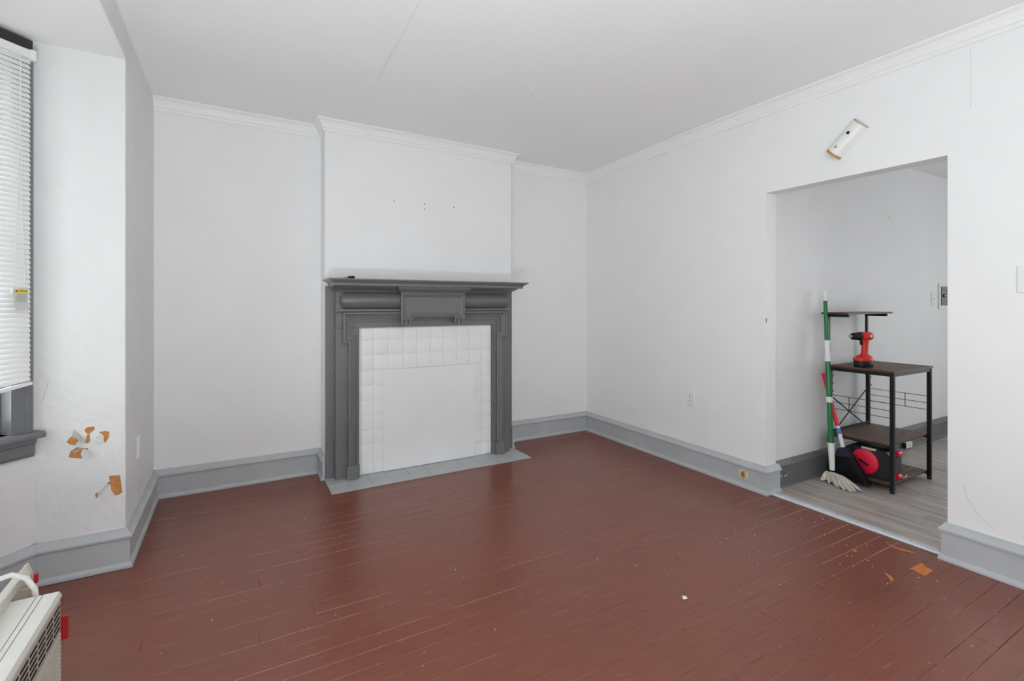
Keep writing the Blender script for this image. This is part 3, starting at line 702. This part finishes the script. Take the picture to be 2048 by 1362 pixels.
# bare wood showing through the floor paint
def flp(cx, cy):
    u, v = 1700+cx/10.24, 1060+cy/10.24; k = (u-1024)/FPX; c_, s_ = math.cos(YAW), math.sin(YAW)
    r = Vector((s_+k*c_, c_-k*s_, -(v-HV)/FPX)); t = -CAM.z/r.z; p = CAM+r*t
    return Vector((p.x, p.y, .0002))
for poly in ([(765, 285), (860, 320), (960, 360), (1090, 395), (1200, 425), (1330, 465), (1290, 470), (1100, 430), (1000, 410), (960, 380), (860, 350)],
             [(700, 870), (740, 885), (830, 940), (875, 980), (885, 1050), (830, 1045), (815, 1000), (760, 940)],
             [(1215, 800), (1330, 745), (1450, 680), (1510, 700), (1505, 735), (1585, 745), (1560, 770), (1705, 825), (1640, 870), (1550, 940), (1480, 920), (1300, 820)],
             [(40, 410), (110, 400), (150, 425), (100, 450)]):
    MB().ngon([flp(*p) for p in poly], (0, 0, 1), .0009).build('bare_wood_patch', 'raw_wood_orange', floor)
ps = MB(); ps.poly([(-1.432, -2.505, .001), (-1.412, -2.512, .004), (-1.402, -2.494, .002), (-1.420, -2.486, .006), (-1.417, -2.499, .008)], [(0, 1, 4), (1, 2, 4), (2, 3, 4), (3, 0, 4), (0, 3, 2, 1)])
tag(ps.build('paper_scrap', 'fleck_white'), 'tiny white scrap lying in the middle of the brown floor', 'scrap')
fk = MB(); fr = random.Random(11)
for k in range(420):
    x, y_ = fr.uniform(-3.5, -.05), fr.uniform(-3.6, -.55)
    if fr.random() < .35: x, y_ = fr.gauss(-.35, .4), fr.gauss(-2.5, .4)
    if x > -.04 or x < -3.55: continue
    r = fr.choice((.0016, .002, .0028, .004)); a = fr.uniform(0, 6)
    fk.poly([(x+r*math.cos(a+i*2.1)*fr.uniform(.6, 1.2), y_+r*math.sin(a+i*2.1), .0008) for i in range(3)]+[(x, y_, .0008+r*.6)], [(0, 1, 2), (0, 1, 3), (1, 2, 3), (2, 0, 3)])
tag(fk.build('paint_flecks', 'fleck_white'), 'pale flecks of paint and plaster dust scattered over the brown floor', 'debris', kind='stuff')

# ------------------------------------------------------------------ window air conditioner standing on the floor in the bay
AX, AY, AZ = -3.612, -1.972, .40
ac = thing('air_conditioner', (-3.88, -2.26, 0), 'dusty off-white window air conditioner on the floor in the bay', 'air conditioner')
AX0, AY0 = -4.16, -2.62
MB().box(AX0, AX-.004, AY0, AY, .012, AZ-.018, .004).build('cabinet', 'ac_beige', ac)
MB().rings([[(AX0, AY0, z), (AX+o, AY0, z), (AX+o, AY+.001, z), (AX0, AY+.001, z)] for o, z in ((0, AZ-.018), (0, AZ-.012), (-.006, AZ))]).build('top_cover', 'ac_metal', ac)
for k in range(2):
    MB().bar((AX-.043-k*.015, AY-.002, AZ+.0002), (AX-.041-k*.013, AY0+.004, AZ+.0002), .0018, .0016).build('seam_line', 'panel_grey', ac)
gr = MB().box(AX-.005, AX, AY0+.012, AY-.012, .03, AZ-.02, .001).build('side_grille', 'ac_beige', ac)
for r_ in range(5):
    for k in range(9):
        y0_ = AY-.022-k*.066
        MB().box(AX-.001, AX+.0012, y0_-.054, y0_, AZ-.040-r_*.0165, AZ-.032-r_*.0165, .0008).build('louvre_slot', 'dark_hole', gr)
for r_ in range(17):
    MB().box(AX-.001, AX+.0018, AY0+.014, AY-.014, AZ-.130-r_*.0125, AZ-.124-r_*.0125).build('grille_rib', 'ac_beige_light', gr)
MB().box(AX-.01, AX+.014, AY+.001, AY+.010, .245, .318, .001).build('red_tag', 'red_dark', ac)
for sx in (AX0+.05, AX-.05):
    for sy in (AY0+.05, AY-.05): MB().lathe([(.018, 0), (.018, .013)], (sx, sy, 0), seg=12).build('foot', 'black_plastic', ac)
MB().box(-3.752, -3.727, AY0, -1.874, AZ+.0005, .434, .003).build('top_flange', 'ac_beige_light', ac)
MB().box(-4.16, -3.752, AY0+.02, AY, AZ+.0005, .404).build('rear_cover', 'ac_metal', ac)
# accordion side curtain hanging from the flange
MB().ngon([(x, -1.872, z) for x, z in ((-3.752, .30), (-3.700, .30), (-3.703, .36), (-3.712, .43), (-3.722, .462), (-3.730, .455), (-3.745, .436), (-3.752, .42))], (0, 1, 0), .022).build('curtain_end', 'ac_beige_light', ac)
for k in range(5):
    MB().box(-3.745-k*.05, -3.70-k*.05, -1.900, -1.886, .03, .398, .002).build('curtain_fold', 'ac_beige', ac)
MB().box(-3.7025, -3.693, -1.878, -1.866, .40, .43, .001).build('red_clip', 'red_dark', ac)
pc = MB(); pc.tube([(-3.86, -2.10, .446), (-3.82, -2.03, .462), (-3.775, -1.975, .472), (-3.735, -1.945, .470), (-3.703, -1.938, .448), (-3.684, -1.938, .41), (-3.678, -1.940, .36), (-3.678, -1.942, .25), (-3.68, -1.942, .009)], .0078, 12)
tag(pc.build('power_cord', 'cord_white', None, True), 'thick white power cord looping over behind the air conditioner', 'cord')

# ------------------------------------------------------------------ storage rack in the hall
FZ = .0062
R0, R1, S0, S1 = .745, 1.304, -1.985, -2.385      # post centre lines: X left/right, Y back/front
rk = thing('storage_rack', ((R0+R1)/2, (S0+S1)/2, FZ), 'black metal rack with dark wood shelves in the hall corner', 'rack')
TOPZ = .838
for x, yy, up in ((R0, S0, 1.205), (R1, S0, 1.205), (R0, S1, TOPZ-.016), (R1, S1, TOPZ-.016)):
    low = MB().box(x-.0125, x+.0125, yy-.0125, yy+.0125, FZ+.02, TOPZ-.0165, .002).build('post', 'black_metal', rk)
    MB().lathe([(.013, 0), (.015, .004), (.015, .016), (.010, .022)], (x, yy, FZ), seg=12).build('foot', 'black_plastic', low, True)
    if up > 1: MB().box(x-.010, x+.010, yy+.002, yy+.018, TOPZ-.12, up, .0015).build('upper_post', 'black_metal', rk)
def shelf(z, x0, x1, y0, y1, th_=.014):
    bd = MB().box(x0, x1, y0, y1, z-th_, z, .001).build('shelf_board', 'rustic_wood', rk)
    MB().box(x0+.002, x1-.002, y0-.0008, y0+.001, z-th_+.001, z-.001).build('edge_band', 'wood_edge', bd)
    MB().box(x0-.0008, x0+.001, y0+.002, y1-.002, z-th_+.001, z-.001).build('edge_band', 'wood_edge', bd)
    return bd
shelf(TOPZ, R0-.018, R1+.018, S1-.016, S0+.0005-.002)
for z in (.335, .066):
    shelf(z, R0-.0105, R1+.0105, S1+.013, S0-.013, .013)
for z in (TOPZ-.027, .322, .053):
    for a, b_ in (((R0, S0), (R0, S1)), ((R1, S0), (R1, S1)), ((R0, S0), (R1, S0)), ((R0, S1), (R1, S1))):
        if z == .322 or z == .053:
            # front rail is left off on the open long side
            if a[1] == S1 and b_[1] == S1: continue
        MB().bar((a[0], a[1], z), (b_[0], b_[1], z), .018, .024).build('frame_rail', 'black_metal', rk)
MB().bar((R0, S0-.014, .35), (R1, S0-.014, .35), .008, .014).build('back_lip', 'black_metal', rk)
us = MB().box(.690, 1.352, -2.135, -1.952, 1.218, 1.232, .001).build('upper_shelf', 'rustic_wood', rk)
MB().box(.692, 1.350, -2.1358, -2.134, 1.219, 1.231).build('edge_band', 'wood_edge', us); MB().box(.6892, .691, -2.133, -1.954, 1.219, 1.231).build('edge_band', 'wood_edge', us)
for x in (R0, R1):
    MB().box(x-.010, x+.010, -2.118, -1.965, 1.198, 1.2175, .001).build('shelf_bracket', 'black_metal', us)
for x in (R0, R1):
    for z in (.615, .565, .515):
        MB().tube([(x, S0, z), (x, S1, z)], .0022, 6).build('side_wire', 'black_metal', rk)
    MB().tube([(x, S0-(.13 if x == R0 else .25), .615), (x, S0-(.13 if x == R0 else .25), .515)], .0022, 6).build('side_wire', 'black_metal', rk)
    for z in (.70, .755, .64):
        MB().tube([(x+.012, S0-.004, z), (x+.022, S0-.010, z-.004), (x+.024, S0-.014, z+.006)], .003, 6).build('hook', 'black_metal', rk)
MB().bar((R0, S0+.002, .612), (R1-.06, S0+.002, .335), .003, .010, (0, 0, 1)).build('cross_brace', 'black_metal', rk)
MB().bar((R1, S0-.002, .628), (R0+.06, S0-.002, .335), .003, .010, (0, 0, 1)).build('cross_brace', 'black_metal', rk)

# cordless drill on the rack
dc = Vector((.835, -2.170, TOPZ)); f_ = Vector((-.94, .34, 0)).normalized(); rt = Vector((f_.y, -f_.x, 0))
D4 = Matrix(((f_.x, rt.x, 0, dc.x), (f_.y, rt.y, 0, dc.y), (0, 0, 1, dc.z), (0, 0, 0, 1)))
dr = thing('cordless_drill', dc, 'red and black cordless drill standing on the rack', 'drill')
def ell(cx, a, b_, z, k=16, e=2.6):
    out = []
    for i in range(k):
        t = 2*PI*i/k; cc, ss = math.cos(t), math.sin(t)
        out.append((cx+a*math.copysign(abs(cc)**(2/e), cc), b_*math.copysign(abs(ss)**(2/e), ss), z))
    return out
MB(D4).rings([ell(.005, .060, .045, 0), ell(.005, .062, .047, .004), ell(.005, .062, .047, .042), ell(.005, .060, .045, .048)]).build('battery', 'black_plastic', dr, True)
MB(D4).rings([ell(.005, .064, .049, .046), ell(.005, .066, .050, .056), ell(.004, .060, .046, .068), ell(0, .046, .036, .080), ell(-.004, .030, .024, .088), ell(-.006, .024, .020, .095), ell(-.008, .022, .0185, .120), ell(-.010, .023, .018, .150), ell(-.010, .026, .019, .180), ell(-.006, .034, .021, .200)]).build('grip', 'red_plastic', dr, True)
body = MB(D4).lathe([(.016, -.062), (.026, -.058), (.031, -.045), (.032, -.010), (.032, .025), (.030, .034)], (-.0, 0, .222), (1, 0, 0), 18).build('motor_housing', 'red_plastic', dr, True)
MB(D4).lathe([(.0305, .030), (.031, .040), (.028, .060), (.026, .066)], (0, 0, .222), (1, 0, 0), 18).build('gear_collar', 'black_plastic', dr, True)
chuck = MB(D4).lathe([(.024, .064), (.026, .070), (.025, .092), (.018, .104), (.013, .110)], (0, 0, .222), (1, 0, 0), 18).build('chuck', 'black_plastic', dr, True)
MB(D4).lathe([(.0135, .108), (.0125, .114), (.007, .118), (.006, .113)], (0, 0, .222), (1, 0, 0), 14).build('jaw', 'steel', chuck, True)
MB(D4).box(.012, .030, -.008, .008, .160, .192, .004, 2).build('trigger', 'black_plastic', dr, True)
for sg in (-1, 1): MB(D4).lathe([(.008, 0), (.008, .004)], (-.028, sg*.030, .224), (0, sg, 0), 12).build('side_badge', 'plastic_offwhite', body)

# mop leaning against the rack
def onray(u, v, X):
    k = (u-1024)/FPX; c_, s_ = math.cos(YAW), math.sin(YAW); r = Vector((s_+k*c_, c_-k*s_, -(v-HV)/FPX)); return CAM+r*((X-CAM.x)/r.x)
mp = thing('mop', (.625, -2.11, FZ), 'green-handled string mop with white grip leaning on the rack', 'mop')
mt, mbt = onray(1650, 584, .668), onray(1664.5, 941, .640)
md = (mbt-mt); mpt = lambda v: mt+md*((v-584)/(941-584))
def seg_(name, v0, v1, r0, r1, mat, mid=None):
    pts = [mpt(v0), mpt(v1)]; rr = [r0, r1]
    if mid: pts.insert(1, mpt((v0+v1)/2)); rr.insert(1, mid)
    return MB().tube(pts, rr, 14).build(name, mat, mp, True)
cap = seg_('hang_cap', 582, 603, .0115, .0135, 'plastic_white'); 
MB().lathe([(.0042, -.0004), (.0042, .0006)], mpt(587)+Vector((-.0102, -.003, 0)), (-.94, -.3, 0), 10).build('hang_hole', 'dark_hole', cap)
seg_('handle', 602, 683, .0135, .0145, 'green_paint'); seg_('grip', 682, 724, .0205, .0225, 'plastic_white', .0165)
seg_('handle', 723, 888, .0165, .0185, 'green_paint'); seg_('clip', 795, 806, .0215, .0215, 'plastic_white')
seg_('sleeve', 886, 940, .0240, .0175, 'plastic_white')
MB().lathe([(.004, -.016), (.013, -.010), (.016, 0), (.013, .010), (.004, .016)], (mbt.x-.012, mbt.y+.03, .058), (.3, -1, 0), 12).build('head_knob', 'wood_ball', mp, True)
ya = MB(); yr = random.Random(21)
for k in range(190):
    t = yr.random(); st = Vector((mbt.x-.02+yr.uniform(-.02, .02), mbt.y+.03-.07*t, .055+yr.uniform(-.012, .012)))
    ang = yr.uniform(-1, 1); ln = yr.uniform(.10, .19)*(.6+.5*t)
    dirv = Vector((-.42-.35*abs(ang)*0-.30*ang, -.88+.15*ang, 0)).normalized() if t > .3 else Vector((-.7+.5*ang, -.45+.8*(-ang), 0)).normalized()
    if t <= .3: ln *= .55
    e = st+dirv*ln; e.z = FZ+.006+yr.uniform(0, .012); m_ = (st+e)/2; m_.z = max(st.z*.85, .03)+yr.uniform(-.012, .020)
    e.x = min(e.x, .71)
    ya.tube([st, st.lerp(m_, .6)+Vector((0, 0, .004)), m_, m_.lerp(e, .6)+Vector((0, 0, .003)), e], [.005, .0062, .0062, .0055, .0035], 6)
tag(ya.build('yarn_strands', 'yarn', mp, True), 'cream cotton mop strands', kind='stuff')

# broom with a red handle
br = thing('broom', (.66, -2.15, FZ), 'red-handled broom with black bristles standing beside the mop', 'broom')
bt, bb = onray(1647, 746, .700), onray(1686, 894, .692)
bp = lambda t: bt+(bb-bt)*t
MB().tube([bp(0), bp(.01), bp(.72)], [.011, .0150, .0145], 12).build('handle', 'red_reel', br, True)
MB().tube([bp(.72), bp(1.0)], [.0146, .0146], 12).build('label_sleeve', 'plastic_white', br, True)
MB().tube([bp(.75), bp(.83)], [.0149, .0149], 12).build('label_print', 'label_blue', br, True)
hx0 = .692
hc0, hc1 = onray(1671, 912, hx0), onray(1707, 913, hx0); ht0, ht1 = onray(1679, 895, hx0), onray(1694, 894, hx0)
def slab(a, b_, c_, d_, t): return [[p+Vector((s, 0, 0)) for p in (a, b_, c_, d_)] for s in (-t, t)]
MB().rings(slab(hc0, hc1, ht1, ht0, .020)).build('head_cap', 'navy_plastic', br)
bs = MB(); b0, b1 = onray(1671, 946, .688), onray(1742, 978, .700); b0.z = max(b0.z, .05); b1.z = .022
for k in range(330):
    t = yr.random(); sx = yr.uniform(-.017, .017); a = hc0.lerp(hc1, t)+Vector((sx, 0, .006)); e = b0.lerp(b1, min(1, max(0, t+yr.uniform(-.05, .05))))+Vector((sx*1.3, 0, yr.uniform(-.012, .014)))
    e.z = max(e.z, FZ+.003); m_ = a.lerp(e, .5)+Vector((0, .006*(1-t), 0))
    bs.tube([a, m_, e], [.0014, .0016, .001], 4)
tag(bs.build('bristles', 'bristle', br), 'black plastic bristles', kind='stuff')

# cord reel on the bottom shelf
rl = thing('cord_reel', (.86, -2.205, .066), 'black and red cord reel on the bottom shelf of the rack', 'cord reel')
prof = [(-2.075, .068), (-2.33, .068), (-2.348, .085), (-2.348, .235), (-2.325, .262), (-2.265, .264), (-2.262, .250), (-2.168, .250), (-2.164, .266), (-2.10, .266), (-2.068, .245), (-2.062, .215), (-2.062, .085)]
sl = MB(); sl.rings([[(.800, y_, z) for y_, z in prof], [(.795, y_, z) for y_, z in [(p[0]*.97-2.205*.03, p[1]*.97+.165*.03) for p in prof]]][::-1]+[[(.835, y_, z) for y_, z in prof]]); sl.build('side_frame', 'charcoal_plastic', rl)
MB().rings([[(x, y_, z) for y_, z in prof] for x in (.93, .965)]).build('side_frame', 'charcoal_plastic', rl)
RC = Vector((.795, -2.196, .165))
dk = MB().lathe([(.088, -.004), (.090, .004), (.088, .012), (.080, .017), (.040, .021), (.001, .021)], RC, (-1, 0, 0), 32).build('reel_disc', 'red_reel', rl, True)
MB().bar(RC+Vector((-.0215, .030, .012)), RC+Vector((-.0215, -.030, -.018)), .006, .016, (0, .45, .9)).build('crank_slot', 'dark_hole', dk)
MB().lathe([(.07, 0), (.07, .095)], RC+Vector((.04, 0, 0)), (1, 0, 0), 24).build('drum', 'black_plastic', rl, True)
hd = MB().box(.80, .822, -2.262, -2.168, .249, .266, .003).build('carry_handle', 'plastic_offwhite', rl)
for z in (.085, .245): MB().lathe([(.020, 0), (.020, .05)], (.88, -2.352, z), (1, 0, 0), 12).build('end_cap', 'red_reel', rl, True)
MB().box(.86, .93, -2.356, -2.346, .11, .22, .002).build('end_plate', 'black_plastic', rl)
wc = MB(); wc.tube([(.93, -2.33, .072), (.955, -2.36, .0705), (.99, -2.365, .0705), (1.04, -2.350, .0705)], .0035, 7)
tag(wc.build('cord_end', 'cord_white', None, True), 'short white cord end lying on the bottom shelf beside the reel', 'cord')
